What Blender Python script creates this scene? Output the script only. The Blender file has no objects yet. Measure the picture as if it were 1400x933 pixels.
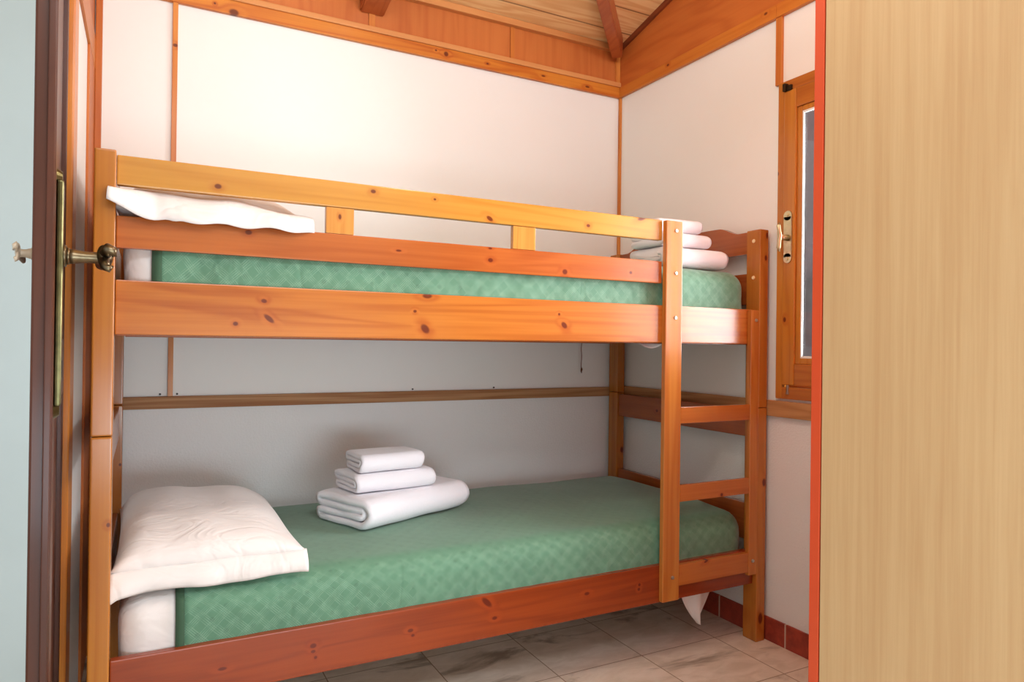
import bpy, bmesh, math, random
from mathutils import Vector, Matrix, noise
R = math.radians
scene = bpy.context.scene
COL = scene.collection

# ------------------------------------------------------------------ camera
cam_d = bpy.data.cameras.new('camera')
cam_d.sensor_width = 36.0
cam_d.sensor_fit = 'HORIZONTAL'
cam_d.lens = 951.08 / 1400 * 36.0
cam_d.clip_start = 0.02
cam = bpy.data.objects.new('camera', cam_d)
COL.objects.link(cam)
YAW, PITCH, ROLL = 0.48565, 0.0043, 0.01252
F = Vector((math.sin(YAW)*math.cos(PITCH), math.cos(YAW)*math.cos(PITCH), math.sin(PITCH)))
RT = Vector((math.cos(YAW), -math.sin(YAW), 0))
UP = RT.cross(F)
R2 = math.cos(ROLL)*RT + math.sin(ROLL)*UP
U2 = -math.sin(ROLL)*RT + math.cos(ROLL)*UP
M = Matrix((R2, U2, -F)).transposed().to_4x4()
M.translation = Vector((0.1003, -1.7283, 1.0206))
cam.matrix_world = M
scene.camera = cam

# ------------------------------------------------------------------ view, world, lights
scene.view_settings.view_transform = 'Standard'
scene.view_settings.look = 'None'
scene.view_settings.exposure = 0.02
scene.view_settings.gamma = 1.0
scene.view_settings.use_curve_mapping = False

world = bpy.data.worlds.new('world')
scene.world = world
world.use_nodes = True
bg = world.node_tree.nodes['Background']
bg.inputs[0].default_value = (0.88, 0.96, 1.0, 1)
bg.inputs[1].default_value = 1.0


def area(name, loc, target, sx, sy, power, colour, spread=180):
    d = bpy.data.lights.new(name, 'AREA')
    d.shape = 'RECTANGLE'
    d.size, d.size_y = sx, sy
    d.energy = power
    d.color = colour
    d.spread = R(spread)
    o = bpy.data.objects.new(name, d)
    o.location = loc
    o.rotation_euler = (Vector(target) - Vector(loc)).to_track_quat('-Z', 'Y').to_euler()
    COL.objects.link(o)
    return o


# warm ceiling lamp over the free floor, daylight through the window; two added fill lights behind the camera
lamp_d = bpy.data.lights.new('ceiling_lamp_light', 'POINT')
lamp_d.energy = 15
lamp_d.color = (1.0, 0.96, 0.89)
lamp_d.shadow_soft_size = 0.07
lamp = bpy.data.objects.new('ceiling_lamp_light', lamp_d)
lamp.location = (1.05, -0.62, 2.22)
COL.objects.link(lamp)
area('window_daylight', (2.118, -0.475, 1.40), (1.0, -0.475, 1.40), 0.68, 0.80, 36, (0.88, 0.95, 1.0))
area('high_fill', (0.75, -2.45, 2.62), (1.0, 0.8, 1.0), 1.9, 0.6, 38, (0.84, 0.94, 1.0))
area('low_fill', (0.55, -2.85, 0.52), (1.0, 0.9, 0.62), 1.8, 0.5, 36, (0.70, 0.88, 1.0))  # added bluish fill to brighten the lower wall, no real source there


# ------------------------------------------------------------------ node helpers
class NT:
    def __init__(s, name):
        s.m = bpy.data.materials.new(name)
        s.m.use_nodes = True
        s.t = s.m.node_tree
        s.b = s.t.nodes['Principled BSDF']
        s.out = s.t.nodes['Material Output']

    def n(s, typ, **kw):
        nd = s.t.nodes.new(typ)
        for k, v in kw.items():
            setattr(nd, k, v)
        return nd

    def l(s, a, b):
        s.t.links.new(a, b)

    def obj(s):
        return s.n('ShaderNodeTexCoord').outputs['Object']

    def mapping(s, vec, loc=(0, 0, 0), rot=(0, 0, 0), scale=(1, 1, 1), vt='POINT'):
        nd = s.n('ShaderNodeMapping', vector_type=vt)
        nd.inputs[1].default_value = loc
        nd.inputs[2].default_value = rot
        nd.inputs[3].default_value = scale
        s.l(vec, nd.inputs[0])
        return nd.outputs[0]

    def noise(s, vec, scale=5, detail=3, rough=0.5, dist=0):
        nd = s.n('ShaderNodeTexNoise')
        nd.inputs['Scale'].default_value = scale
        nd.inputs['Detail'].default_value = detail
        nd.inputs['Roughness'].default_value = rough
        nd.inputs['Distortion'].default_value = dist
        s.l(vec, nd.inputs['Vector'])
        return nd.outputs['Fac']

    def math(s, op, a, b=None, c=None, clamp=False):
        nd = s.n('ShaderNodeMath', operation=op, use_clamp=clamp)
        for i, v in enumerate((a, b, c)):
            if v is None:
                continue
            if isinstance(v, (int, float)):
                nd.inputs[i].default_value = v
            else:
                s.l(v, nd.inputs[i])
        return nd.outputs[0]

    def mr(s, v, a, b, c=0.0, d=1.0, smooth=True):
        nd = s.n('ShaderNodeMapRange', interpolation_type='SMOOTHSTEP' if smooth else 'LINEAR')
        s.l(v, nd.inputs[0])
        for i, x in enumerate((a, b, c, d)):
            nd.inputs[i+1].default_value = x
        return nd.outputs[0]

    def mix(s, fac, a, b, mode='MIX'):
        nd = s.n('ShaderNodeMix', data_type='RGBA', blend_type=mode)
        for i, v in ((0, fac), (6, a), (7, b)):
            if isinstance(v, (int, float)):
                nd.inputs[i].default_value = v
            elif isinstance(v, tuple):
                nd.inputs[i].default_value = (*v, 1) if len(v) == 3 else v
            else:
                s.l(v, nd.inputs[i])
        return nd.outputs[2]

    def bump(s, h, strength=0.3, dist=0.002):
        nd = s.n('ShaderNodeBump')
        nd.inputs['Strength'].default_value = strength
        nd.inputs['Distance'].default_value = dist
        s.l(h, nd.inputs['Height'])
        s.l(nd.outputs[0], s.b.inputs['Normal'])

    def base(s, v):
        if isinstance(v, tuple):
            s.b.inputs['Base Color'].default_value = (*v, 1)
        else:
            s.l(v, s.b.inputs['Base Color'])

    def rough(s, v):
        s.b.inputs['Roughness'].default_value = v


def srgb(r, g, b):
    def f(c):
        c /= 255
        return c/12.92 if c <= 0.04045 else ((c+0.055)/1.055)**2.4
    return (f(r), f(g), f(b))


def wood(name, axis='x', light=(226, 140, 62), dark=(188, 92, 34), knots=(), rough=0.27, coat=0.5,
         seed=0.0, contrast=1.0, knot_plane='xz', knot_col=(92, 30, 16), freq=1.0):
    """varnished pine, grain running along one axis, knots as (a, b, ra, rb, tilt)"""
    t = NT(name)
    o = t.obj()
    ai = 'xyz'.index(axis)

    def sc(along, across):
        v = [across*freq]*3
        v[ai] = along
        return tuple(v)
    halo = None
    core = None
    pa, pb = 'xyz'.index(knot_plane[0]), 'xyz'.index(knot_plane[1])
    for (a, b, ra, rb, tilt) in knots:
        loc = [0, 0, 0]
        loc[pa], loc[pb] = a, b
        scl = [1000, 1000, 1000]
        scl[pa], scl[pb] = ra, rb
        rot = [0, 0, 0]
        rot[3-pa-pb] = tilt
        mv = t.mapping(o, tuple(loc), tuple(rot), tuple(scl), 'TEXTURE')
        ln = t.n('ShaderNodeVectorMath', operation='LENGTH')
        t.l(mv, ln.inputs[0])
        h = t.mr(ln.outputs['Value'], 0.8, 3.6, 1, 0)
        c = t.mr(ln.outputs['Value'], 0.65, 1.25, 1, 0)
        halo = h if halo is None else t.math('MAXIMUM', halo, h)
        core = c if core is None else t.math('MAXIMUM', core, c)
    n1 = t.noise(t.mapping(o, (seed, seed*1.7, seed*0.6), scale=sc(0.55, 8)), 1.6, 2, 0.5, 0.5)
    ph = t.math('MULTIPLY', n1, 34)
    if halo is not None:
        ph = t.math('ADD', ph, t.math('MULTIPLY', halo, 3.5))
    s1 = t.math('MULTIPLY_ADD', t.math('SINE', ph), 0.5, 0.5)
    s1 = t.math('POWER', s1, 1.6)
    n2 = t.noise(t.mapping(o, (seed, 3, seed), scale=sc(1.6, 110)), 1.0, 4, 0.6)
    n3 = t.noise(t.mapping(o, (seed*2, 1, 4), scale=sc(0.8, 3.5)), 1.2, 2, 0.5)
    f = t.math('MULTIPLY', s1, 0.42*contrast)
    f = t.math('ADD', f, t.math('MULTIPLY', t.mr(n2, 0.3, 0.75), 0.30*contrast))
    f = t.math('ADD', f, t.math('MULTIPLY', t.mr(n3, 0.3, 0.7), 0.32), clamp=True)
    c = t.mix(f, srgb(*light), srgb(*dark))
    if core is not None:
        c = t.mix(t.math('MULTIPLY', halo, 0.22), c, srgb(170, 66, 26))
        c = t.mix(t.math('MULTIPLY', core, 0.88), c, srgb(*knot_col))
    t.base(c)
    t.rough(rough)
    t.b.inputs['Coat Weight'].default_value = coat
    t.b.inputs['Coat Roughness'].default_value = 0.16
    t.b.inputs['Specular IOR Level'].default_value = 0.25
    t.bump(n2, 0.12, 0.0008)
    return t.m


def plain(name, rgb, rough=0.5, metal=0.0, coat=0.0, nscale=None, var=0.08, bump=0.0, bscale=200):
    t = NT(name)
    c = srgb(*rgb)
    if nscale:
        n = t.noise(t.obj(), nscale, 4, 0.6)
        c = t.mix(t.mr(n, 0.3, 0.7), tuple(x*(1-var) for x in c), tuple(min(1, x*(1+var)) for x in c))
    t.base(c)
    t.rough(rough)
    t.b.inputs['Metallic'].default_value = metal
    t.b.inputs['Coat Weight'].default_value = coat
    if bump:
        t.bump(t.noise(t.obj(), bscale, 4, 0.6), bump, 0.002)
    return t.m


# ------------------------------------------------------------------ mesh helpers
def link(name, bm, mat, parent=None, smooth=False, loc=(0, 0, 0)):
    me = bpy.data.meshes.new(name)
    bm.normal_update()
    bm.to_mesh(me)
    bm.free()
    if mat:
        me.materials.append(mat)
    if smooth:
        for p in me.polygons:
            p.use_smooth = True
    o = bpy.data.objects.new(name, me)
    o.location = loc
    COL.objects.link(o)
    if parent:
        o.parent = parent
    return o


def thing(name, label, cat, loc=(0, 0, 0), group=None, rz=0):
    o = bpy.data.objects.new(name, None)
    o.empty_display_size = 0.1
    o.location = loc
    o.rotation_euler = (0, 0, rz)
    COL.objects.link(o)
    o['label'] = label
    o['category'] = cat
    if group:
        o['group'] = group
    return o


def tag(o, label, cat, group=None):
    o['label'] = label
    o['category'] = cat
    if group:
        o['group'] = group
    return o


def add_box(bm, a, b, bev=0.0, seg=2, mtx=None):
    r = bmesh.ops.create_cube(bm, size=1.0)
    vs = r['verts']
    c = [(a[i]+b[i])/2 for i in range(3)]
    s = [abs(b[i]-a[i]) for i in range(3)]
    for v in vs:
        v.co = Vector((v.co.x*s[0]+c[0], v.co.y*s[1]+c[1], v.co.z*s[2]+c[2]))
    if bev:
        es = list({e for v in vs for e in v.link_edges})
        g = bmesh.ops.bevel(bm, geom=es, offset=bev, segments=seg, affect='EDGES', profile=0.6)
        vs = list({v for f in g['faces'] for v in f.verts} | {v for v in vs if v.is_valid})
    if mtx is not None:
        for v in vs:
            v.co = mtx @ v.co
    return vs


def box(name, a, b, mat, parent=None, bev=0.003, seg=2):
    bm = bmesh.new()
    add_box(bm, a, b, bev, seg)
    return link(name, bm, mat, parent)


def struct(o):
    o['kind'] = 'structure'
    return o


def add_cyl(bm, p0, p1, r0, r1=None, seg=20, cap=True):
    r1 = r0 if r1 is None else r1
    p0, p1 = Vector(p0), Vector(p1)
    d = (p1-p0)
    q = d.to_track_quat('Z', 'Y').to_matrix()
    ra, rb = [], []
    for i in range(seg):
        a = 2*math.pi*i/seg
        u = q @ Vector((math.cos(a), math.sin(a), 0))
        ra.append(bm.verts.new(p0+u*r0))
        rb.append(bm.verts.new(p1+u*r1))
    for i in range(seg):
        j = (i+1) % seg
        bm.faces.new((ra[i], ra[j], rb[j], rb[i]))
    if cap:
        bm.faces.new(ra[::-1])
        bm.faces.new(rb)


def add_tube(bm, pts, rads, seg=12, squash=None):
    """rings along a polyline; rads are radii (float or (a,b) pairs)"""
    pts = [Vector(p) for p in pts]
    rings = []
    up0 = Vector((0, 0, 1))
    for i, p in enumerate(pts):
        d = (pts[min(i+1, len(pts)-1)] - pts[max(i-1, 0)]).normalized()
        up = up0 if abs(d.dot(up0)) < 0.95 else Vector((0, 1, 0))
        s = d.cross(up).normalized()
        w = s.cross(d).normalized()
        r = rads[i]
        ra, rb = r if isinstance(r, tuple) else (r, r)
        rings.append([bm.verts.new(p + s*ra*math.cos(2*math.pi*k/seg) + w*rb*math.sin(2*math.pi*k/seg)) for k in range(seg)])
    for a, b in zip(rings, rings[1:]):
        for k in range(seg):
            j = (k+1) % seg
            bm.faces.new((a[k], a[j], b[j], b[k]))
    bm.faces.new(rings[0][::-1])
    bm.faces.new(rings[-1])


def rounded_box(x0, x1, y0, y1, z0, z1, r, step, disp=None, keep=None):
    """gridded box with rounded edges, displaced by disp(p, n)"""
    bm = bmesh.new()
    cache = {}
    lo, hi = (x0, y0, z0), (x1, y1, z1)

    def ticks(a, b):
        n = max(2, int(round((b-a)/step)))
        ts = [a+(b-a)*i/n for i in range(n+1)]
        fine = [a+r*k/4 for k in range(1, 5)] + [b-r*k/4 for k in range(1, 5)]
        ts = [t for t in ts if a+r*1.15 < t < b-r*1.15] + [a, b] + fine
        return sorted(set(round(t, 5) for t in ts))
    T = [ticks(lo[i], hi[i]) for i in range(3)]

    def vert(p):
        k = tuple(round(c, 5) for c in p)
        if k in cache:
            return cache[k]
        q = Vector([min(max(p[i], lo[i]+r), hi[i]-r) for i in range(3)])
        d = Vector(p)-q
        n = d.normalized()
        w = q + n*r
        if disp:
            w = disp(w, n)
        v = bm.verts.new(w)
        cache[k] = v
        return v
    for ax in range(3):
        u, w = (ax+1) % 3, (ax+2) % 3
        for side in (0, 1):
            fix = (lo, hi)[side][ax]
            for i in range(len(T[u])-1):
                for j in range(len(T[w])-1):
                    ps = []
                    for (a, b) in ((i, j), (i+1, j), (i+1, j+1), (i, j+1)):
                        p = [0, 0, 0]
                        p[ax], p[u], p[w] = fix, T[u][a], T[w][b]
                        ps.append(p)
                    c = [sum(p[k] for p in ps)/4 for k in range(3)]
                    if keep and not keep(c):
                        continue
                    vs = [vert(p) for p in ps]
                    if side == 0:
                        vs = vs[::-1]
                    try:
                        bm.faces.new(vs)
                    except ValueError:
                        pass
    return bm


# ------------------------------------------------------------------ materials
def wall_mat(name, rgb, stucco=0.0):
    t = NT(name)
    o = t.obj()
    n = t.noise(o, 2.2, 4, 0.6)
    c = srgb(*rgb)
    t.base(t.mix(t.mr(n, 0.3, 0.7), tuple(x*0.985 for x in c), c))
    t.rough(0.55)
    if stucco:
        t.bump(t.noise(o, 160, 5, 0.65), stucco, 0.004)
    else:
        t.bump(t.noise(o, 90, 2, 0.5), 0.02, 0.001)
    return t.m


M_wall = wall_mat('smooth_white_wall_panel', (241, 239, 235))
M_stucco = wall_mat('rough_white_plaster', (238, 236, 234), 0.55)

M_trim = wood('pine_trim', 'x', (216, 138, 52), (184, 92, 30), knots=[(0.362, 2.173, 0.016, 0.012, 0), (1.164, 2.192, 0.010, 0.010, 0), (1.12, 2.198, 0.005, 0.004, 0), (0.30, 2.19, 0.004, 0.004, 0), (1.35, 2.19, 0.006, 0.004, 0), (1.62, 2.19, 0.01, 0.004, 0), (1.85, 2.185, 0.012, 0.005, 0)], contrast=1.2, rough=0.4, coat=0.2)
M_trim_y = wood('pine_trim_side', 'y', (208, 128, 50), (178, 88, 30), knots=[(0.55, 2.20, 0.008, 0.005, 0), (0.03, 2.2, 0.008, 0.005, 0)], knot_plane='yz', contrast=0.8, rough=0.45, coat=0.2, seed=3)
M_batten = wood('pine_batten', 'z', (218, 142, 66), (184, 98, 38), knots=[(0.179, 2.02, 0.008, 0.006, 0)], contrast=0.9, seed=5, rough=0.45, coat=0.15)
M_corner = wood('pine_corner_trim', 'z', (204, 118, 54), (172, 84, 34), contrast=0.7, seed=9, rough=0.45, coat=0.15)
M_strip = wood('weathered_strip', 'x', (196, 152, 108), (150, 96, 58), contrast=1.1, seed=8, rough=0.6, coat=0.0, freq=1.5)
M_strip_y = wood('weathered_sill_strip', 'y', (200, 150, 100), (160, 104, 62), contrast=1.0, seed=12, rough=0.6, coat=0.0)
M_panel = wood('reddish_plywood', 'z', (204, 122, 62), (178, 92, 42), contrast=0.7, seed=2, rough=0.45, coat=0.15, freq=0.6)
M_panel_y = wood('reddish_plywood_side', 'y', (200, 114, 52), (172, 86, 36), contrast=0.8, seed=6, rough=0.45, coat=0.15, freq=0.5)
M_beam = wood('reddish_beam', 'y', (186, 100, 52), (156, 72, 34), contrast=0.8, seed=4, rough=0.4, coat=0.2)
M_moulding = wood('pale_moulding', 'x', (216, 152, 92), (196, 124, 70), contrast=0.5, seed=7, rough=0.45, coat=0.1)


def ceiling_mat():
    t = NT('pale_pine_planks')
    o = t.obj()
    sep = t.n('ShaderNodeSeparateXYZ')
    t.l(o, sep.inputs[0])
    y = sep.outputs[1]
    k = t.math('DIVIDE', t.math('SUBTRACT', y, 0.797), 0.133)
    fr = t.math('FRACT', t.math('ADD', k, 100))
    idx = t.math('FLOOR', t.math('ADD', k, 100))
    comb = t.n('ShaderNodeCombineXYZ')
    t.l(t.math('MULTIPLY', idx, 3.7), comb.inputs[0])
    t.l(t.math('MULTIPLY', idx, 1.3), comb.inputs[2])
    va = t.n('ShaderNodeVectorMath', operation='ADD')
    t.l(t.mapping(o, scale=(0.7, 9, 1)), va.inputs[0])
    t.l(comb.outputs[0], va.inputs[1])
    n = t.noise(va.outputs[0], 1.6, 2, 0.5, 0.5)
    s = t.math('MULTIPLY_ADD', t.math('SINE', t.math('MULTIPLY', n, 36)), 0.5, 0.5)
    c = t.mix(t.math('MULTIPLY', s, 0.8), srgb(246, 208, 150), srgb(228, 172, 112))
    # knots: cells stretched along the plank
    vo = t.n('ShaderNodeTexVoronoi')
    vo.inputs['Scale'].default_value = 1.0
    t.l(t.mapping(o, scale=(5.0, 9, 0.0)), vo.inputs['Vector'])
    kn = t.mr(vo.outputs['Distance'], 0.06, 0.13, 1, 0)
    c = t.mix(t.math('MULTIPLY', kn, 0.85), c, srgb(96, 42, 22))
    g = t.math('LESS_THAN', fr, 0.05)
    c = t.mix(t.math('MULTIPLY', g, 0.75), c, srgb(120, 60, 30))
    t.base(c)
    t.rough(0.5)
    return t.m


M_ceil = ceiling_mat()


def floor_mat():
    t = NT('marbled_floor_tiles')
    o = t.obj()
    sep = t.n('ShaderNodeSeparateXYZ')
    t.l(o, sep.inputs[0])
    gx = t.math('FRACT', t.math('ADD', t.math('DIVIDE', t.math('SUBTRACT', sep.outputs[0], 1.2399), 0.3202), 50))
    gy = t.math('FRACT', t.math('ADD', t.math('DIVIDE', t.math('SUBTRACT', sep.outputs[1], 0.0948), 0.300), 50))
    ex = t.math('ABSOLUTE', t.math('SUBTRACT', gx, 0.5))
    ey = t.math('ABSOLUTE', t.math('SUBTRACT', gy, 0.5))
    line = t.math('GREATER_THAN', t.math('MAXIMUM', ex, ey), 0.4945)
    ix = t.math('FLOOR', t.math('ADD', t.math('DIVIDE', t.math('SUBTRACT', sep.outputs[0], 1.2399), 0.3202), 50))
    iy = t.math('FLOOR', t.math('ADD', t.math('DIVIDE', t.math('SUBTRACT', sep.outputs[1], 0.0948), 0.300), 50))
    comb = t.n('ShaderNodeCombineXYZ')
    t.l(t.math('MULTIPLY', ix, 5.3), comb.inputs[0])
    t.l(t.math('MULTIPLY', iy, 7.1), comb.inputs[1])
    va = t.n('ShaderNodeVectorMath', operation='ADD')
    t.l(t.mapping(o, rot=(0, 0, 0.6), scale=(1, 2.2, 1)), va.inputs[0])
    t.l(comb.outputs[0], va.inputs[1])
    n = t.noise(va.outputs[0], 2.4, 6, 0.62, 0.8)
    n2 = t.noise(va.outputs[0], 9, 5, 0.6, 0.5)
    c = t.mix(t.mr(n2, 0.3, 0.7), srgb(234, 222, 208), srgb(214, 200, 182))
    vein = t.mr(n, 0.52, 0.66)
    c = t.mix(t.math('MULTIPLY', vein, 0.85), c, srgb(138, 122, 104))
    c = t.mix(line, c, srgb(150, 126, 100))
    t.base(c)
    t.rough(0.38)
    return t.m


M_floor = floor_mat()


def baseboard_mat():
    t = NT('terracotta_skirting_tile')
    o = t.obj()
    sep = t.n('ShaderNodeSeparateXYZ')
    t.l(o, sep.inputs[0])
    n = t.noise(o, 26, 5, 0.65)
    c = t.mix(t.mr(n, 0.3, 0.72), srgb(172, 66, 44), srgb(134, 48, 34))
    fy = t.math('FRACT', t.math('ADD', t.math('DIVIDE', t.math('ADD', sep.outputs[1], 0.082), 0.305), 50))
    fx = t.math('FRACT', t.math('ADD', t.math('DIVIDE', sep.outputs[0], 0.305), 50))
    g = t.math('LESS_THAN', fy, 0.02)
    c = t.mix(g, c, srgb(196, 170, 150))
    t.base(c)
    t.rough(0.55)
    t.bump(n, 0.2, 0.002)
    return t.m


M_base = baseboard_mat()

# ------------------------------------------------------------------ room shell
XR, YB = 2.042, 0.905      # inner faces of the right and the back wall
ZC = 2.395                 # ceiling height at the back wall; it rises towards the camera
SL = 0.25


def cz(y):
    return ZC + SL*(YB-y)


struct(box('floor', (-1.6, -3.0, -0.08), (XR+0.1, YB+0.1, 0), M_floor, bev=0))

# back wall: plaster below the strip, smooth panel above, plywood frieze at the top
bm = bmesh.new()
add_box(bm, (-0.16, YB, 0), (XR+0.1, YB+0.1, 2.5))
w = struct(link('wall_back', bm, M_wall))
struct(box('trim_1', (-0.052, YB-0.018, 0.7875), (XR, YB, 0.8285), M_strip, bev=0.002))
struct(box('trim_2', (0.1705, YB-0.012, 0.8285), (0.1865, YB, 2.17), M_batten, bev=0.001))
struct(box('trim_3', (-0.055, YB-0.016, 2.166), (XR, YB, 2.2135), M_trim, bev=0.002))
struct(box('trim_4', (-0.055, YB-0.022, 2.2135), (XR, YB, 2.235), M_moulding, bev=0.004))
bm = bmesh.new()
for x0, x1 in ((-0.055, 0.845), (0.872, 1.459), (1.481, XR)):
    add_box(bm, (x0, YB-0.006, 2.235), (x1, YB, 2.45))
frieze = struct(link('trim_5', bm, M_panel))
bm = bmesh.new()
for x0, x1 in ((0.846, 0.871), (1.460, 1.480)):
    add_box(bm, (x0, YB-0.010, 2.235), (x1, YB, 2.44), 0.001)
struct(link('trim_6', bm, M_batten))
struct(box('trim_25', (XR-0.034, YB-0.016, 2.235), (XR-0.0105, YB-0.0065, 2.372), M_batten, bev=0.002))
struct(box('trim_7', (-0.055, YB-0.030, 2.372), (XR, YB, 2.40), M_moulding, bev=0.003))

# right wall with the window opening
WY0, WY1, WZ0, WZ1 = -0.90, -0.02, 0.85, 1.925
bm = bmesh.new()
add_box(bm, (XR, WY1, 0), (XR+0.12, YB+0.1, 3.6))
add_box(bm, (XR, -3.0, 0), (XR+0.12, WY0, 3.6))
add_box(bm, (XR, WY0, 0), (XR+0.12, WY1, WZ0))
add_box(bm, (XR, WY0, WZ1), (XR+0.12, WY1, 3.6))
struct(link('wall_right', bm, M_wall))
struct(box('trim_8', (XR-0.016, YB-0.3-0.62, 2.166), (XR, YB-0.0165, 2.2135), M_trim_y, bev=0.002))
struct(box('trim_9', (XR-0.010, -3.0, 2.2135), (XR, YB-0.007, 3.3), M_panel_y, bev=0.001))
struct(box('trim_10', (XR-0.016, -3.0, 2.166), (XR, -0.016, 2.2135), M_trim_y, bev=0.002))
struct(box('trim_11', (XR-0.012, -0.037, 1.93), (XR, -0.012, 2.168), M_batten, bev=0.001))
struct(box('trim_12', (XR-0.009, YB-0.018, 0.83), (XR, YB-0.002, 2.17), M_batten, bev=0.001))
struct(box('trim_13', (XR-0.018, -3.0, 0.7815), (XR, YB-0.018, 0.836), M_strip_y, bev=0.002))
# rough plaster below the strip on both walls
struct(box('trim_14', (-0.055, YB-0.003, 0), (XR, YB+0.001, 0.79), M_stucco, bev=0))
struct(box('trim_15', (XR-0.003, -3.0, 0), (XR+0.001, YB, 0.782), M_stucco, bev=0))
# terracotta skirting
struct(box('baseboard_right', (XR-0.0115, -3.0, 0), (XR-0.003, YB-0.003, 0.0805), M_base, bev=0.001))
struct(box('baseboard_back', (-0.055, YB-0.0115, 0), (XR-0.012, YB-0.003, 0.0805), M_base, bev=0.001))

struct(box('wall_rear', (-0.126, -3.06, 0), (XR, -3.0, 3.6), M_wall, bev=0))

# sloping plank ceiling
bm = bmesh.new()
vs = []
for (x, y) in ((-1.7, YB+0.12), (XR+0.12, YB+0.12), (XR+0.12, -3.0), (-1.7, -3.0)):
    vs.append(bm.verts.new((x, y, cz(y))))
top = [bm.verts.new(v.co + Vector((0, 0, 0.05))) for v in vs]
bm.faces.new(vs)
bm.faces.new(top[::-1])
for i in range(4):
    j = (i+1) % 4
    bm.faces.new((vs[j], vs[i], top[i], top[j]))
bmesh.ops.recalc_face_normals(bm, faces=bm.faces)
struct(link('ceiling', bm, M_ceil))


def sloped_beam(name, p0, p1, w, h, mat, label):
    """beam whose underside runs p0 -> p1; depth h upwards"""
    p0, p1 = Vector(p0), Vector(p1)
    d = (p1-p0)
    s = d.cross(Vector((0, 0, 1))).normalized()*w/2
    bm = bmesh.new()
    a = [bm.verts.new(p) for p in (p0-s, p0+s, p1+s, p1-s)]
    b = [bm.verts.new(v.co+Vector((0, 0, h))) for v in a]
    bm.faces.new(a[::-1])
    bm.faces.new(b)
    for i in range(4):
        j = (i+1) % 4
        bm.faces.new((a[i], a[j], b[j], b[i]))
    bmesh.ops.recalc_face_normals(bm, faces=bm.faces)
    bmesh.ops.bevel(bm, geom=bm.edges[:], offset=0.004, segments=2, affect='EDGES')
    o = link(name, bm, mat)
    return struct(o)


sloped_beam('trim_16', (0.857, YB-0.008, 2.284), (0.857, -2.9, 2.284+SL*(YB+2.9)), 0.094, 0.12, M_beam, '')
dx = Vector((-0.30, -0.30, 0.075))
p = Vector((1.985, 0.850, 2.327))
sloped_beam('trim_17', p, p+dx*3.2, 0.050, 0.09, M_beam, '')
# dark cover strip where the ceiling meets the right wall
bm = bmesh.new()
vs = [bm.verts.new(c) for c in ((XR-0.022, YB-0.03, cz(YB-0.03)-0.022), (XR-0.008, YB-0.03, cz(YB-0.03)-0.022), (XR-0.008, YB-0.03, cz(YB-0.03)+0.002), (XR-0.022, YB-0.03, cz(YB-0.03)+0.002))]
v2 = [bm.verts.new((v.co.x, -2.9, v.co.z+SL*(YB-0.03+2.9))) for v in vs]
bm.faces.new(vs)
bm.faces.new(v2[::-1])
for i in range(4):
    j = (i+1) % 4
    bm.faces.new((vs[j], vs[i], v2[i], v2[j]))
bmesh.ops.recalc_face_normals(bm, faces=bm.faces)
struct(link('trim_18', bm, wood('dark_cover_strip', 'y', (140, 70, 36), (104, 48, 24), seed=14, rough=0.6, coat=0)))

# left wall: a doorway near the camera, white panel, boards and a header
XL = -0.060
bm = bmesh.new()
add_box(bm, (XL-0.06, 0.30, 0), (XL, YB+0.1, 3.4))
add_box(bm, (XL-0.06, -1.0, 2.06), (XL, 0.30, 3.4))
add_box(bm, (XL-0.06, -3.0, 0), (XL, -1.0, 3.4))
struct(link('wall_left', bm, M_wall))
M_cas = wood('golden_door_casing', 'z', (224, 142, 58), (190, 100, 40), contrast=0.8, seed=21, rough=0.35, coat=0.3)
struct(box('trim_19', (XL-0.02, 0.205, 0), (-0.054, 0.300, 2.10), M_cas, bev=0.004))
struct(box('trim_20', (XL-0.001, 0.665, 0), (-0.053, YB-0.018, 1.890), M_corner, bev=0.002))
struct(box('trim_21', (XL-0.001, 0.318, 1.890), (-0.052, YB-0.018, 1.99), M_trim_y, bev=0.002))
struct(box('trim_22', (XL-0.001, 0.318, 1.99), (-0.056, YB, 3.0), M_panel_y, bev=0.001))
struct(box('trim_23', (-0.053, YB-0.020, 0), (-0.034, YB, 2.30), M_corner, bev=0.002))
# neighbouring room seen past the door
M_hall = plain('cool_white_hall_wall', (226, 236, 236), 0.45, nscale=3, var=0.02)
struct(box('wall_hall', (-1.6, 0.60, 0), (XL-0.061, 0.66, 3.2), M_hall, bev=0))

# ------------------------------------------------------------------ door (ajar)
M_door = wood('dark_varnished_door', 'z', (88, 44, 26), (58, 28, 16), contrast=0.7, seed=31, rough=0.4, coat=0.15)
M_brass = plain('aged_brass', (96, 88, 58), 0.32, metal=1.0, nscale=40, var=0.25)
M_brass_lt = plain('pale_brass', (205, 190, 150), 0.3, metal=1.0, nscale=30, var=0.12)
M_pewter = plain('dark_bronze', (112, 98, 76), 0.34, metal=1.0, nscale=50, var=0.3)
door_ang = math.atan2(0.058, 0.82)
door = struct(bpy.data.objects.new('door_1', None))
COL.objects.link(door)
door.location = (-0.0095, -0.600, 0)
door.rotation_euler = (0, 0, door_ang)       # local +y runs from the latch edge to the hinge
DT = 0.026
bm = bmesh.new()
add_box(bm, (-DT, 0, 0.012), (0, 0.10, 2.04), 0.003)
add_box(bm, (-DT, 0.70, 0.012), (0, 0.79, 2.04), 0.003)
for z0, z1 in ((0.012, 0.20), (0.90, 1.02), (1.92, 2.04)):
    add_box(bm, (-DT, 0.10, z0), (0, 0.70, z1), 0.003)
for z0, z1 in ((0.20, 0.90), (1.02, 1.92)):
    add_box(bm, (-DT+0.009, 0.10, z0), (-0.009, 0.70, z1))
link('door_leaf', bm, M_door, door)
box('rebate_lip', (-0.0105, -0.007, 0.012), (-0.0015, 0.004, 2.04), M_door, door, 0.0015)
bm = bmesh.new()
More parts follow.
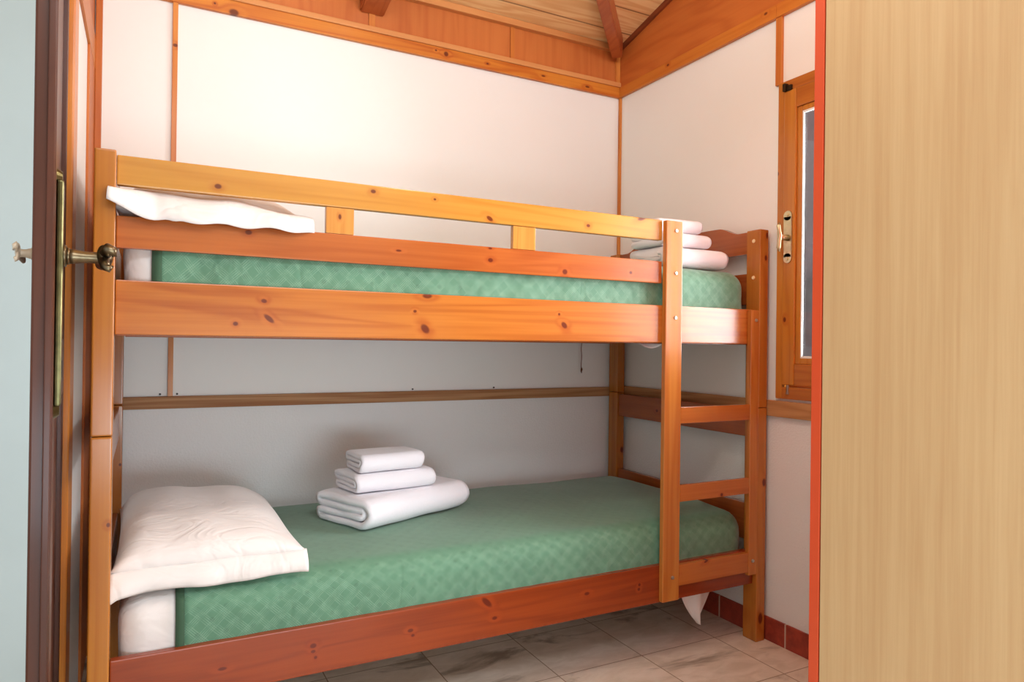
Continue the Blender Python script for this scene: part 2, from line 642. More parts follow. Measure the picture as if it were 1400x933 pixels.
add_box(bm, (0.0, 0.022, 0.925), (0.009, 0.066, 1.243), 0.0042, 3)
for z in (0.925, 1.243):
    s = 1 if z > 1 else -1
    add_cyl(bm, (0.0, 0.044, z), (0.007, 0.044, z), 0.019, 0.014, 20)
plate = link('handle_plate', bm, M_brass, door)
bm = bmesh.new()
for z in (0.934, 1.234):
    add_cyl(bm, (0.007, 0.044, z), (0.0095, 0.044, z), 0.004, 0.003, 12)
link('screw', bm, M_pewter, plate)
bm = bmesh.new()
add_cyl(bm, (0.009, 0.044, 0.985), (0.0096, 0.044, 0.985), 0.0045, None, 14)
add_box(bm, (0.0088, 0.0415, 0.965), (0.0096, 0.0465, 0.985))
link('keyhole', bm, plain('keyhole_black', (20, 16, 12), 0.6), plate)


def lever(sgn, x0, mat, k=1.0):
    bm = bmesh.new()
    zc = 1.138
    add_cyl(bm, (x0, 0.044, zc), (x0+sgn*0.005, 0.044, zc), 0.0165, 0.015, 24)
    add_cyl(bm, (x0+sgn*0.005, 0.044, zc), (x0+sgn*0.009, 0.044, zc), 0.0125, 0.0115, 24)
    pts, rads = [], []
    prof = [(0.006, 0.0110), (0.014, 0.0105), (0.024, 0.0088), (0.034, 0.0080), (0.042, 0.0085), (0.050, 0.0100)]
    for x, r in prof:
        pts.append((x0+sgn*x, 0.044, zc))
        rads.append(r)
    add_tube(bm, pts, rads, 18)
    # arm: starts at the neck, flares into a scrolled grip running along the door
    arm = [(0.049, 0.030, zc+0.004, 0.008, 0.014), (0.053, 0.042, zc+0.004, 0.010, 0.017), (0.054, 0.060, zc+0.002, 0.009, 0.013),
           (0.054, 0.085, zc, 0.008, 0.0095), (0.053, 0.110, zc+0.001, 0.008, 0.0105), (0.050, 0.132, zc+0.001, 0.007, 0.011), (0.046, 0.145, zc, 0.005, 0.007)]
    add_tube(bm, [(x0+sgn*a, b, c) for a, b, c, _, _ in arm], [(d, e) for *_, d, e in arm], 16)
    # shell-like scroll on the end that faces the latch edge
    add_tube(bm, [(x0+sgn*0.052, 0.030, zc+0.006), (x0+sgn*0.056, 0.022, zc+0.012), (x0+sgn*0.062, 0.019, zc+0.009), (x0+sgn*0.063, 0.020, zc+0.001)],
             [0.0085, 0.0085, 0.0070, 0.0035], 14)
    add_tube(bm, [(x0+sgn*0.050, 0.030, zc-0.004), (x0+sgn*0.052, 0.022, zc-0.014), (x0+sgn*0.056, 0.019, zc-0.017), (x0+sgn*0.060, 0.020, zc-0.012)],
             [0.0075, 0.0065, 0.0055, 0.0030], 14)
    for v in bm.verts:
        v.co.x = x0+(v.co.x-x0)*k
        v.co.z = zc+(v.co.z-zc)*(0.5+0.5*k)
    return link('door_handle', bm, mat, door, smooth=True)


lever(1, 0.008, M_pewter)
lever(-1, -DT, plain('satin_bronze', (200, 178, 154), 0.6, metal=0.1), 0.34)

# ------------------------------------------------------------------ window
win = struct(bpy.data.objects.new('window_1', None))
COL.objects.link(win)
M_win = wood('golden_window_frame', 'z', (204, 136, 52), (170, 96, 34), knots=[(-0.068, 1.115, 0.006, 0.009, 0), (-0.03, 1.62, 0.004, 0.007, 0)], knot_plane='yz', contrast=0.8, seed=41, rough=0.3, coat=0.35)
M_win_y = wood('window_cross_rail', 'y', (190, 116, 46), (156, 82, 30), contrast=0.8, seed=43, rough=0.3, coat=0.35)
bm = bmesh.new()
add_box(bm, (XR-0.014, -0.055, 0.845), (XR+0.06, -0.028, 1.932), 0.003)
add_box(bm, (XR-0.014, -0.915, 0.845), (XR+0.06, -0.885, 1.932), 0.003)
link('outer_frame', bm, M_win, win)
bm = bmesh.new()
add_box(bm, (XR-0.014, -0.886, 0.845), (XR+0.06, -0.054, 0.885), 0.003)
add_box(bm, (XR+0.008, -0.886, 0.884), (XR+0.06, -0.054, 0.8928), 0.0)
add_box(bm, (XR-0.014, -0.886, 1.8955), (XR+0.06, -0.054, 1.932), 0.003)
link('cross_frame', bm, M_win_y, win)
SX = XR-0.018
sash = bpy.data.objects.new('window_frame', None)
COL.objects.link(sash)
sash.parent = win
bm = bmesh.new()
for y0, y1 in ((-0.106, -0.056), (-0.885, -0.835), (-0.490, -0.445)):
    add_box(bm, (SX, y0, 0.893), (XR+0.004, y1, 1.895), 0.004)
link('stile', bm, M_win, sash)
bm = bmesh.new()
for z0, z1 in ((0.893, 0.965), (1.83, 1.895)):
    for y0, y1 in ((-0.835, -0.490), (-0.445, -0.106)):
        add_box(bm, (SX+0.002, y0, z0), (XR+0.004, y1, z1), 0.003)
link('rail', bm, M_win_y, sash)
bm = bmesh.new()
for y0, y1 in ((-0.835, -0.490), (-0.445, -0.106)):
    w = 0.020
    add_box(bm, (SX+0.007, y0, 0.965), (XR+0.002, y0+w, 1.83), 0.003)
    add_box(bm, (SX+0.008, y1-w, 0.965), (XR+0.002, y1, 1.83), 0.003)
    add_box(bm, (SX+0.008, y0+w, 0.965), (XR+0.002, y1-w, 0.985), 0.003)
    add_box(bm, (SX+0.008, y0+w, 1.812), (XR+0.002, y1-w, 1.83), 0.003)
link('glazing_bead', bm, M_win, sash)
bm = bmesh.new()
for y0, y1 in ((-0.815, -0.510), (-0.425, -0.126)):
    w = 0.004
    for a, b in (((y0, 0.985), (y0+w, 1.812)), ((y1-w, 0.985), (y1, 1.812)), ((y0+w, 0.985), (y1-w, 0.992)), ((y0+w, 1.805), (y1-w, 1.812))):
        add_box(bm, (XR-0.009, a[0], a[1]), (XR-0.003, b[0], b[1]))
link('gasket', bm, plain('white_gasket', (235, 235, 230), 0.5), sash)
tg = NT('window_glass')
tr = tg.n('ShaderNodeBsdfTransparent')
gl = tg.n('ShaderNodeBsdfGlossy')
gl.inputs['Roughness'].default_value = 0.02
fr = tg.n('ShaderNodeFresnel')
fr.inputs[0].default_value = 1.3
mx = tg.n('ShaderNodeMixShader')
tg.l(fr.outputs[0], mx.inputs[0])
tg.l(tr.outputs[0], mx.inputs[1])
tg.l(gl.outputs[0], mx.inputs[2])
tg.l(mx.outputs[0], tg.out.inputs['Surface'])
bm = bmesh.new()
add_box(bm, (XR-0.004, -0.812, 0.988), (XR+0.000, -0.513, 1.809))
add_box(bm, (XR-0.004, -0.422, 0.988), (XR+0.000, -0.128, 1.809))
link('pane', bm, tg.m, sash)
# espagnolette handle
bm = bmesh.new()
yc, zc = -0.080, 1.395
add_box(bm, (SX-0.005, yc-0.017, zc-0.070), (SX, yc+0.017, zc+0.070), 0.002)
for s in (-1, 1):
    add_cyl(bm, (SX-0.005, yc, zc+s*0.072), (SX, yc, zc+s*0.072), 0.0165, None, 22)
    add_cyl(bm, (SX-0.0085, yc, zc+s*0.075), (SX-0.004, yc, zc+s*0.075), 0.0045, None, 12)
hp = link('handle_plate', bm, M_brass_lt, win)
bm = bmesh.new()
add_cyl(bm, (SX-0.004, yc, zc-0.003), (SX-0.040, yc, zc-0.003), 0.011, 0.0075, 18)
add_tube(bm, [(SX-0.042, yc, zc-0.052), (SX-0.047, yc, zc-0.040), (SX-0.043, yc, zc-0.018), (SX-0.041, yc, zc), (SX-0.043, yc, zc+0.014), (SX-0.047, yc, zc+0.034), (SX-0.042, yc, zc+0.045)],
         [0.003, 0.0070, 0.0062, 0.0085, 0.0062, 0.0070, 0.003], 14)
link('window_handle', bm, M_brass_lt, win, smooth=True)
bm = bmesh.new()
add_box(bm, (SX-0.004, -0.088, 1.893), (XR, -0.058, 1.912), 0.002)
add_box(bm, (SX-0.012, -0.070, 1.893), (XR-0.012, -0.058, 1.919), 0.002)
link('top_catch', bm, plain('dark_iron', (60, 48, 34), 0.45, metal=0.8), win)
bm = bmesh.new()
add_cyl(bm, (SX+0.004, -0.080, 0.868), (SX+0.004, -0.080, 0.893), 0.0045, None, 12)
add_cyl(bm, (SX+0.004, -0.080, 0.862), (SX+0.004, -0.080, 0.869), 0.0060, None, 12)
link('bottom_bolt', bm, plain('steel_bolt', (170, 165, 155), 0.35, metal=1.0), win)
# neighbouring wall outside, seen through the glass at a slant
struct(box('wall_outside', (4.2, -1.2, -0.2), (4.3, 6.0, 3.4), plain('grey_outside_wall', (120, 104, 104), 0.8, nscale=2, var=0.3), bev=0))
struct(box('floor_outside', (XR+0.14, -3.0, -0.3), (4.2, 6.0, -0.1), plain('outside_ground', (120, 120, 110), 0.9, nscale=4, var=0.3), bev=0))

# ------------------------------------------------------------------ bunk bed
bed = thing('bunk_bed', 'varnished orange pine bunk bed with guard rail and ladder, standing along the back wall', 'bunk bed')
W, PD, L = 0.041, 0.062, 2.02
LW = L-W
YBK = 0.815
ZS, H = 0.810, 1.430
LT, DK = (222, 146, 66), (196, 108, 42)
LT2, DK2 = (180, 98, 42), (146, 68, 26)
postm = {}
M_post = wood('pine_post', 'z', (190, 120, 44), (160, 86, 26), knots=[(2.007, 1.331, 0.006, 0.010, 0), (2.012, 1.41, 0.005, 0.012, 0), (2.010, 0.55, 0.009, 0.014, 0), (0.036, 0.62, 0.004, 0.005, 0), (1.999, 0.08, 0.01, 0.02, 0)], seed=51, contrast=0.8)
for i, (x, y) in enumerate(((0, 0), (LW, 0), (0, YBK), (LW, YBK))):
    box('lower_post', (x, y, 0), (x+W, y+PD, ZS-0.0008), M_post, bed, 0.004, 3)
    box('upper_post', (x, y, ZS+0.0008), (x+W, y+PD, H), M_post, bed, 0.004, 3)
RS, RTK = 0.018, 0.022
e = 0.0006


def K(lst, sy=1.0):
    return lst


M_g2 = wood('top_guard_pine', 'x', (202, 144, 60), (176, 112, 38), knots=[(0.246, 1.378, 0.008, 0.006, 0), (0.614, 1.408, 0.007, 0.005, 0), (0.783, 1.406, 0.004, 0.003, 0), (0.947, 1.37, 0.011, 0.006, 0.5), (1.277, 1.38, 0.007, 0.005, 0), (1.479, 1.421, 0.018, 0.006, -0.3)], seed=61, contrast=0.7)
M_g1 = wood('guard_pine', 'x', (188, 104, 44), (154, 72, 26), knots=[(0.314, 1.277, 0.008, 0.006, 0), (0.684, 1.261, 0.008, 0.003, 0), (0.95, 1.287, 0.006, 0.003, 0), (0.951, 1.254, 0.008, 0.006, 0), (1.196, 1.236, 0.009, 0.008, 0), (1.438, 1.248, 0.006, 0.005, 0)], seed=64, contrast=0.8)
M_r1 = wood('main_rail_pine', 'x', (196, 118, 46), (160, 78, 24), knots=[(0.288, 1.06, 0.006, 0.005, 0), (0.351, 1.116, 0.007, 0.005, 0.2), (0.363, 1.074, 0.015, 0.006, 0.7), (0.765, 1.146, 0.014, 0.007, 0), (0.731, 1.104, 0.005, 0.004, 0), (0.76, 1.058, 0.015, 0.010, 0.8), (1.178, 1.110, 0.004, 0.004, 0), (1.196, 1.078, 0.012, 0.008, 0.7)], seed=67, contrast=1.0)
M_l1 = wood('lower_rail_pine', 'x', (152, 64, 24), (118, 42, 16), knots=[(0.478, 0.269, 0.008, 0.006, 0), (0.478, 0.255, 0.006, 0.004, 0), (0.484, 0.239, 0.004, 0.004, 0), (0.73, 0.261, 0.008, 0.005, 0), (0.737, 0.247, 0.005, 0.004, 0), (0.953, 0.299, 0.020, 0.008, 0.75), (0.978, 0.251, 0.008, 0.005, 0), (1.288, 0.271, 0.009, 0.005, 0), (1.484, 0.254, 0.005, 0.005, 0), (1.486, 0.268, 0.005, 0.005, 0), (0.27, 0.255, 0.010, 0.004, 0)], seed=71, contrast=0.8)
M_bk = wood('back_rail_pine', 'x', LT2, DK2, seed=74)
M_end = wood('end_board_pine', 'y', (172, 92, 42), (136, 60, 26), knots=[(0.27, 1.40, 0.006, 0.004, 0), (0.36, 1.405, 0.005, 0.004, 0), (0.55, 0.75, 0.008, 0.006, 0)], knot_plane='yz', seed=77, contrast=0.7)
box('side_rail', (W+e, RS, 1.0305), (LW-e, RS+RTK, 1.1508), M_r1, bed)
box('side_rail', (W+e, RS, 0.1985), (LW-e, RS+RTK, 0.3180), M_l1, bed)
box('side_rail', (W+e, YBK+0.02, 1.0305), (LW-e, YBK+0.042, 1.1508), M_bk, bed)
box('side_rail', (W+e, YBK+0.02, 0.1985), (LW-e, YBK+0.042, 0.3180), M_bk, bed)
box('guard_rail', (W+e, RS, 1.2206), (1.5625-e, RS+RTK, 1.2915), M_g1, bed)
box('guard_rail', (W+e, RS, 1.3585), (1.5625-e, RS+RTK, 1.4240), M_g2, bed)
M_gs = wood('guard_spacer_pine', 'z', (212, 150, 72), (186, 116, 46), knots=[(0.53, 1.335, 0.004, 0.007, 0)], seed=80)
for x0, x1 in ((0.496, 0.566), (1.023, 1.097)):
    box('guard_spacer', (x0, RS+0.003, 1.2915+e), (x1, RS+RTK-0.003, 1.3585-e), M_gs, bed, 0.0015)
# end boards
def wavy_board(x0, x1):
    bm = bmesh.new()
    y0, y1 = PD+e, YBK-e
    n = 72
    z0, zt = 1.350, 1.427
    top, bot = [], []

    def prof(u):
        s = min(u, 1-u)
        t = max(0, min(1, (s-0.06)/0.13))
        return zt + 0.028*(t*t*(3-2*t)) + 0.004*math.sin(math.pi*max(0, min(1, (s-0.12)/0.38)))
    rows = []
    for x in (x0, x1):
        r = []
        for i in range(n+1):
            u = i/n
            y = y0+(y1-y0)*u
            r.append((bm.verts.new((x, y, z0)), bm.verts.new((x, y, prof(u)))))
        rows.append(r)
    a, b = rows
    for i in range(n):
        bm.faces.new((a[i][0], a[i][1], a[i+1][1], a[i+1][0]))
        bm.faces.new((b[i][0], b[i+1][0], b[i+1][1], b[i][1]))
        bm.faces.new((a[i][1], b[i][1], b[i+1][1], a[i+1][1]))
        bm.faces.new((a[i][0], a[i+1][0], b[i+1][0], b[i][0]))
    for i in (0, n):
        bm.faces.new((a[i][0], b[i][0], b[i][1], a[i][1]))
    bmesh.ops.recalc_face_normals(bm, faces=bm.faces)
    link('end_board', bm, M_end, bed)


for xa in (0.0095, LW+0.0095):
    xb = xa+0.022
    wavy_board(xa, xb)
    box('end_board', (xa, PD+e, 1.170), (xb, YBK-e, 1.280), M_end, bed)
    box('end_board', (xa, PD+e, 0.704), (xb, YBK-e, 0.802), M_end, bed)
    box('end_board', (xa, PD+e, 0.340), (xb, YBK-e, 0.468), M_end, bed)
# ladder
M_up = wood('ladder_pine', 'z', (200, 128, 54), (170, 90, 32), seed=83, contrast=0.9)
M_rg = wood('rung_pine', 'x', (190, 110, 44), (160, 78, 28), knots=[(1.748, 0.312, 0.010, 0.004, -0.4), (1.813, 0.525, 0.006, 0.006, 0)], seed=86, contrast=0.8)
box('ladder_upright', (1.5631, -0.001, 0.2036), (1.6312, RS-e, 1.4215), M_up, bed, 0.003, 3)
box('ladder_upright', (1.9395, -0.001, 0.236), (LW-e, RS-e, 1.1475), M_up, bed, 0.003, 3)
for z0, z1 in ((0.7703, 0.8233), (0.5176, 0.5706), (0.2473, 0.3150)):
    box('ladder_rung', (1.6312+e, 0.0005, z0), (1.9395-e, RS-e, z1), M_rg, bed, 0.002)
# slatted bases
M_slat = plain('pale_slat', (214, 180, 134), 0.6, nscale=20)
for zb in (1.052, 0.222):
    for yy in (RS+RTK+e, YBK+0.02-0.022-e):
        box('slat_ledge', (W+0.004, yy, zb-0.024), (LW-0.004, yy+0.022, zb), M_bk, bed, 0.001)
    for k in range(14):
        x = 0.09+k*0.138
        box('slat', (x, RS+RTK+0.002, zb+0.0005), (x+0.065, YBK+0.018, zb+0.016), M_slat, bed, 0.001)
# bolts and caps
M_bolt = plain('bolt_steel', (190, 186, 176), 0.35, metal=1.0)
M_cap = plain('pale_bolt_cap', (236, 208, 160), 0.4)
for x, z in ((1.603, 1.390), (1.603, 1.254), (1.603, 1.111), (1.603, 0.279), (1.962, 1.113), (1.958, 0.285)):
    bm = bmesh.new()
    add_cyl(bm, (x, -0.0045, z), (x, 0.0005, z), 0.0050, 0.0065, 18)
    add_cyl(bm, (x, -0.0050, z), (x, -0.0040, z), 0.0022, None, 10)
    link('bolt', bm, M_bolt, bed)
for z in (1.391, 1.263):
    bm = bmesh.new()
    add_cyl(bm, (LW-0.0022, 0.029, z), (LW+0.0005, 0.029, z), 0.0060, 0.0072, 18)
    link('bolt_cap', bm, M_cap, bed)

# ------------------------------------------------------------------ bedding
def fabric(name, rgb, rough=0.9, weave=0.15, wrinkle=0.22, wscale=5.0):
    t = NT(name)
    o = t.obj()
    n = t.noise(o, 5, 3, 0.5)
    c = srgb(*rgb)
    t.base(t.mix(t.mr(n, 0.3, 0.7), tuple(x*0.96 for x in c), c))
    t.rough(rough)
    t.b.inputs['Sheen Weight'].default_value = 0.15
    wr = t.noise(t.mapping(o, rot=(0.3, 0.2, 0.6), scale=(1, 2.4, 1)), wscale, 3, 0.5, 1.6)
    ridge = t.math('ABSOLUTE', t.math('SUBTRACT', wr, 0.5))
    ridge = t.mr(ridge, 0.0, 0.10)
    b1 = t.n('ShaderNodeBump')
    b1.inputs['Strength'].default_value = wrinkle
    b1.inputs['Distance'].default_value = 0.006
    t.l(ridge, b1.inputs['Height'])
    b2 = t.n('ShaderNodeBump')
    b2.inputs['Strength'].default_value = weave
    b2.inputs['Distance'].default_value = 0.0008
    t.l(t.noise(o, 700, 2, 0.5), b2.inputs['Height'])
    t.l(b1.outputs[0], b2.inputs['Normal'])
    t.l(b2.outputs[0], t.b.inputs['Normal'])
    return t.m


M_sheet = fabric('white_cotton', (238, 230, 226))
M_towel = fabric('white_terry', (244, 240, 244), 0.95, 0.9, 0.05, 14)


def cover_mat(name, rgb, line):
    t = NT(name)
    o = t.obj()
    sep = t.n('ShaderNodeSeparateXYZ')
    t.l(o, sep.inputs[0])
    q = t.math('ADD', sep.outputs[1], sep.outputs[2])
    n0 = t.noise(o, 60, 2, 0.5)
    x = sep.outputs[0]

    def lines(expr, period, w):
        f = t.math('FRACT', t.math('ADD', t.math('DIVIDE', expr, period), 100))
        return t.math('LESS_THAN', f, w)
    a = t.math('ADD', x, q)
    b = t.math('SUBTRACT', x, q)
    # broad diamonds made of bundles of fine threads
    fine_a = lines(a, 0.0062, 0.45)
    fine_b = lines(b, 0.0062, 0.45)
    band_a = lines(a, 0.052, 0.55)
    band_b = lines(b, 0.052, 0.55)
    pa = t.math('MULTIPLY', fine_a, band_a)
    pb = t.math('MULTIPLY', fine_b, band_b)
    p = t.math('MAXIMUM', pa, pb)
    geo = t.n('ShaderNodeNewGeometry')
    s2 = t.n('ShaderNodeSeparateXYZ')
    t.l(geo.outputs['Normal'], s2.inputs[0])
    side = t.mr(t.math('ABSOLUTE', s2.outputs[2]), 0.75, 0.92, 1, 0.28)
    # little dark sprigs on the top
    cu = t.math('FRACT', t.math('ADD', t.math('DIVIDE', a, 0.062), 100))
    cv = t.math('FRACT', t.math('ADD', t.math('DIVIDE', b, 0.062), 100))
    du = t.math('ABSOLUTE', t.math('SUBTRACT', cu, 0.5))
    dv = t.math('ABSOLUTE', t.math('SUBTRACT', cv, 0.5))
    d = t.math('SQRT', t.math('ADD', t.math('MULTIPLY', du, du), t.math('MULTIPLY', dv, dv)))
    sprig = t.math('MULTIPLY', t.mr(d, 0.10, 0.17, 1, 0), t.mr(n0, 0.35, 0.6))
    c0 = srgb(*rgb)
    n1 = t.noise(o, 6, 3, 0.6)
    c = t.mix(t.mr(n1, 0.3, 0.7), tuple(v*0.93 for v in c0), tuple(v*1.05 for v in c0))
    c = t.mix(t.math('MULTIPLY', t.math('MULTIPLY', p, side), t.mr(n0, 0.25, 0.7, 0.06, 0.34)), c, srgb(*line))
    c = t.mix(t.math('MULTIPLY', sprig, 0.35), c, tuple(v*0.6 for v in c0))
    t.base(c)
    t.rough(0.75)
    t.b.inputs['Sheen Weight'].default_value = 0.3
    wr = t.noise(t.mapping(o, rot=(0, -0.6, 0), scale=(2.6, 0.6, 0.9)), 3.5, 2, 0.45, 0.7)
    ridge = t.mr(t.math('ABSOLUTE', t.math('SUBTRACT', wr, 0.5)), 0.0, 0.12)
    b1 = t.n('ShaderNodeBump')
    b1.inputs['Strength'].default_value = 0.18
    b1.inputs['Distance'].default_value = 0.008
    t.l(t.math('MULTIPLY', ridge, side), b1.inputs['Height'])
    b2 = t.n('ShaderNodeBump')
    b2.inputs['Strength'].default_value = 0.15
    b2.inputs['Distance'].default_value = 0.001
    t.l(t.math('ADD', p, t.noise(o, 500, 2, 0.5)), b2.inputs['Height'])
    t.l(b1.outputs[0], b2.inputs['Normal'])
    t.l(b2.outputs[0], t.b.inputs['Normal'])
    return t.m


M_cover = cover_mat('green_jacquard', (88, 132, 104), (150, 186, 160))
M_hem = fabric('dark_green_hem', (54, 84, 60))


def bed_disp(seed, amp=1.0):
    def f(p, n):
        q = Vector((p.x*2.2+seed, p.y*2.6, p.z*2.2))
        a = noise.noise(q)*0.006
        q2 = Vector((p.x*5+seed, p.y*5, p.z*5))
        a += noise.noise(q2)*0.003
        # diagonal pulls on the side
        if n.z < 0.8:
            s = math.sin((p.x*1.0 - p.z*0.8)*46 + 2.2*noise.noise(Vector((p.x*3+seed, 0, p.z*3))))
            a += 0.0045*s*(1-abs(n.z))*amp*max(0, noise.noise(Vector((p.x*2.3+seed*2, 1, 0)))+0.25)
        # gentle crown of the mattress
        crown = 0.0
        if n.z > 0:
            u = (p.y-0.44)/0.40
            crown = 0.012*(1-min(1, u*u))*n.z
        w = p + n*a
        w.z += crown
        return w
    return f


X0, X1, Y0, Y1 = W+0.016, LW-0.016, RS+RTK+0.004, YBK-0.002+0.012


def make_bedding(z0, z1, seed, where, xa, notch=None):
    dsp = bed_disp(seed)
    bm = rounded_box(X0, X1, Y0, Y1, z0, z1, 0.055, 0.035, dsp)
    m = link('mattress', bm, M_sheet, None, True)
    tag(m, 'white-sheeted mattress on the %s bunk, its bare end showing beside the pillow' % where, 'mattress', 'mattresses')

    def disp2(p, n):
        w = dsp(p, n)
        w = w + n*0.0045
        # free lower edge ripples
        if p.z < z0+0.10 and abs(n.z) < 0.5:
            w += n*0.0012*math.sin(p.x*38+seed)
        return w
    bm = rounded_box(X0, X1, Y0, Y1, z0, z1, 0.055, 0.016, disp2,
                     keep=lambda c: c[2] > z0+0.035 and c[0] > xa+0.013)
    cv = link('bedspread', bm, M_cover, None, True)
    md = cv.modifiers.new('thick', 'SOLIDIFY')
    md.thickness = 0.003
    md.offset = 1
    tag(cv, 'green bedspread with a diamond weave tucked over the %s bunk mattress' % where, 'bedspread', 'green bedspreads')
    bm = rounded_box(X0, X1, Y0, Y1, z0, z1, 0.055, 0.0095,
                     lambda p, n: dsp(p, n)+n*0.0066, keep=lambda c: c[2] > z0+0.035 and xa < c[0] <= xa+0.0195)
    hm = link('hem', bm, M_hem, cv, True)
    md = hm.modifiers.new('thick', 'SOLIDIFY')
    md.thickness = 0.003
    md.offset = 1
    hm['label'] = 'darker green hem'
    return m, cv


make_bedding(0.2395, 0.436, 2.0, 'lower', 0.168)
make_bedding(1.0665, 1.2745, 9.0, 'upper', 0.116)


# ------------------------------------------------------------------ pillows
def make_pillow(name, cx, cy, zb, wx, wy, h, hem, seed, label, shape=None, rz=0.0, pw=2.6):
    """cushion with a flat pillowcase border along its front (-y) edge"""
    root = thing(name, label, 'pillow', (cx, cy, zb))
    bm = bmesh.new()
    n, m = 40, 56
    grid = {}
    for s in (1, -1):
        for i in range(n+1):
            for j in range(m+1):
                u, v = -1+2*i/n, -1+2*j/m
                if s == -1 and (i in (0, n) or j in (0, m)):
                    grid[(s, i, j)] = grid[(1, i, j)]
                    continue
                t = (max(0, 1-abs(u)**(2.6 if u > 0 else pw))**0.62)*(max(0, 1-abs(v)**3.2)**0.60)
                pinch = 1-0.045*(1-abs(v))**0.5*abs(u)**3
                x = u*wx/2*(1-0.05*(1-v*v)*abs(u)**6)
                y = v*wy/2*(1-0.03*(1-u*u)*abs(v)**6)
                if s == 1:
                    z = 0.012+h*t
                    z += t*0.009*noise.noise(Vector((u*2.2+seed, v*2.2, 0)))
                    z += t*0.004*math.sin((u*3+v*9)*2+seed)*max(0, -u)*0.8
                else:
                    z = 0.012-0.011*min(1, t*3)
                co = Vector((x, y, z))
                if shape:
                    co = shape(co, u, v, s, t)
                grid[(s, i, j)] = bm.verts.new(co)
    for s in (1, -1):
        for i in range(n):
            for j in range(m):
                q = [grid[(s, a, b)] for a, b in ((i, j), (i+1, j), (i+1, j+1), (i, j+1))]
                if s == -1:
                    q = q[::-1]
                try:
                    bm.faces.new(q)
                except ValueError:
                    pass
    link('pillow_body', bm, M_sheet, root, True)
    bm = bmesh.new()
    hem(bm)
    o = link('pillowcase_border', bm, M_sheet, root, True)
    md = o.modifiers.new('thick', 'SOLIDIFY')
    md.thickness = 0.002
    md.offset = 0
    root.rotation_euler = (0, 0, rz)
    return root


def strip(bm, top, bot, k=6, bulge=None):
    """ruled cloth strip between two polylines"""
    rows = []
    for r in range(k+1):
        t = r/k
        row = []
        for i, (a, b) in enumerate(zip(top, bot)):
            p = Vector(a).lerp(Vector(b), t)
            if bulge:
                p = bulge(p, i/(len(top)-1), t)
            row.append(bm.verts.new(p))
        rows.append(row)
    for a, b in zip(rows, rows[1:]):
        for i in range(len(a)-1):
            bm.faces.new((a[i], a[i+1], b[i+1], b[i]))


# lower pillow: spans the mattress, front border hanging over the mattress edge
PLX, PLY, PLZ = 0.252, 0.415, 0.4580


def low_shape(co, u, v, s, t):
    # the front sags a little, the wall side stays fat
    if s == 1:
        co.z *= 1.0
    lift = 0.030*max(0, -v)**4
    co.z += lift if s == 1 else 0.030*max(0, -v)**6*1.0
    co.z += 0.018*abs(u)**6*(1-max(0, -v)) if s == 1 else 0.018*abs(u)**6*(1-max(0, -v))
    return co


def low_hem(bm):
    n = 44
    top, bot = [], []
    for i in range(n+1):
        u = -1+2*i/n
        x = u*0.214
        y = -0.365*(1-0.03*(1-u*u))
        top.append((x, y+0.004, 0.042 + 0.002*math.sin(u*7)))
        drop = 0.052 + 0.004*math.sin(u*5+1)
        if u < -0.9:
            drop += 0.012*(-u-0.9)/0.1
        bot.append((x*1.01 - (0.002 if u < 0 else 0), y-0.018+0.003*math.sin(u*9), 0.042-drop-0.016*0 + 0.0))
    strip(bm, top, bot, 8, lambda p, u, t: p+Vector((0, -0.010*math.sin(math.pi*t)-0.002*math.sin(u*30)*t, 0)))


make_pillow('lower_pillow'.replace('lower_', 'bed_'), PLX, PLY, PLZ, 0.43, 0.73, 0.112, low_hem, 1.3,
            'plump white pillow lying at the left end of the lower bunk', low_shape, pw=6.0)

# upper pillow: its case border flops over the guard rail
PUX, PUY, PUZ = 0.252, 0.398, 1.2985


def up_shape(co, u, v, s, t):
    # resting on the guard rail at the front, so the front edge lies higher
    f = max(0, (-v-0.45)/0.55)
    co.z += 0.004*f
    if s == 1:
        co.z -= max(0, u-0.2)*0.02*t
    return co


def up_hem(bm):
    n = 60
    top, bot = [], []
    for i in range(n+1):
        u = -1+2*i/n
        x = u*0.215
        k = max(0.0, (-u-0.62)/0.38)            # the limp corner past the left post
        y = -0.345-0.055*k
        top.append((x-0.010*k, y, 0.056-0.030*max(0, u-0.1)-0.004*k+0.003*math.sin(u*8)))
        yy = -0.402+0.004*math.sin(u*7)-0.018*k
        z = -0.013+0.0025*math.sin(u*13+2)+0.030*k**1.4
        if abs(u+0.45) < 0.07:                  # small pleat
            z -= 0.004*(1-abs(u+0.45)/0.07)
        if u > 0.6:
            yy += (u-0.6)*0.05
        bot.append((x-0.013*k, yy, z))
    strip(bm, top, bot, 8, lambda p, u, t: p+Vector((0, -0.006*math.sin(math.pi*t), 0.010*math.sin(math.pi*t)+0.0018*math.sin(u*26)*t)))


make_pillow('bed_pillow', PUX, PUY, PUZ, 0.43, 0.70, 0.118, up_hem, 4.1,
            'flat white pillow on the upper bunk flopping over the guard rail', up_shape, pw=5.0)


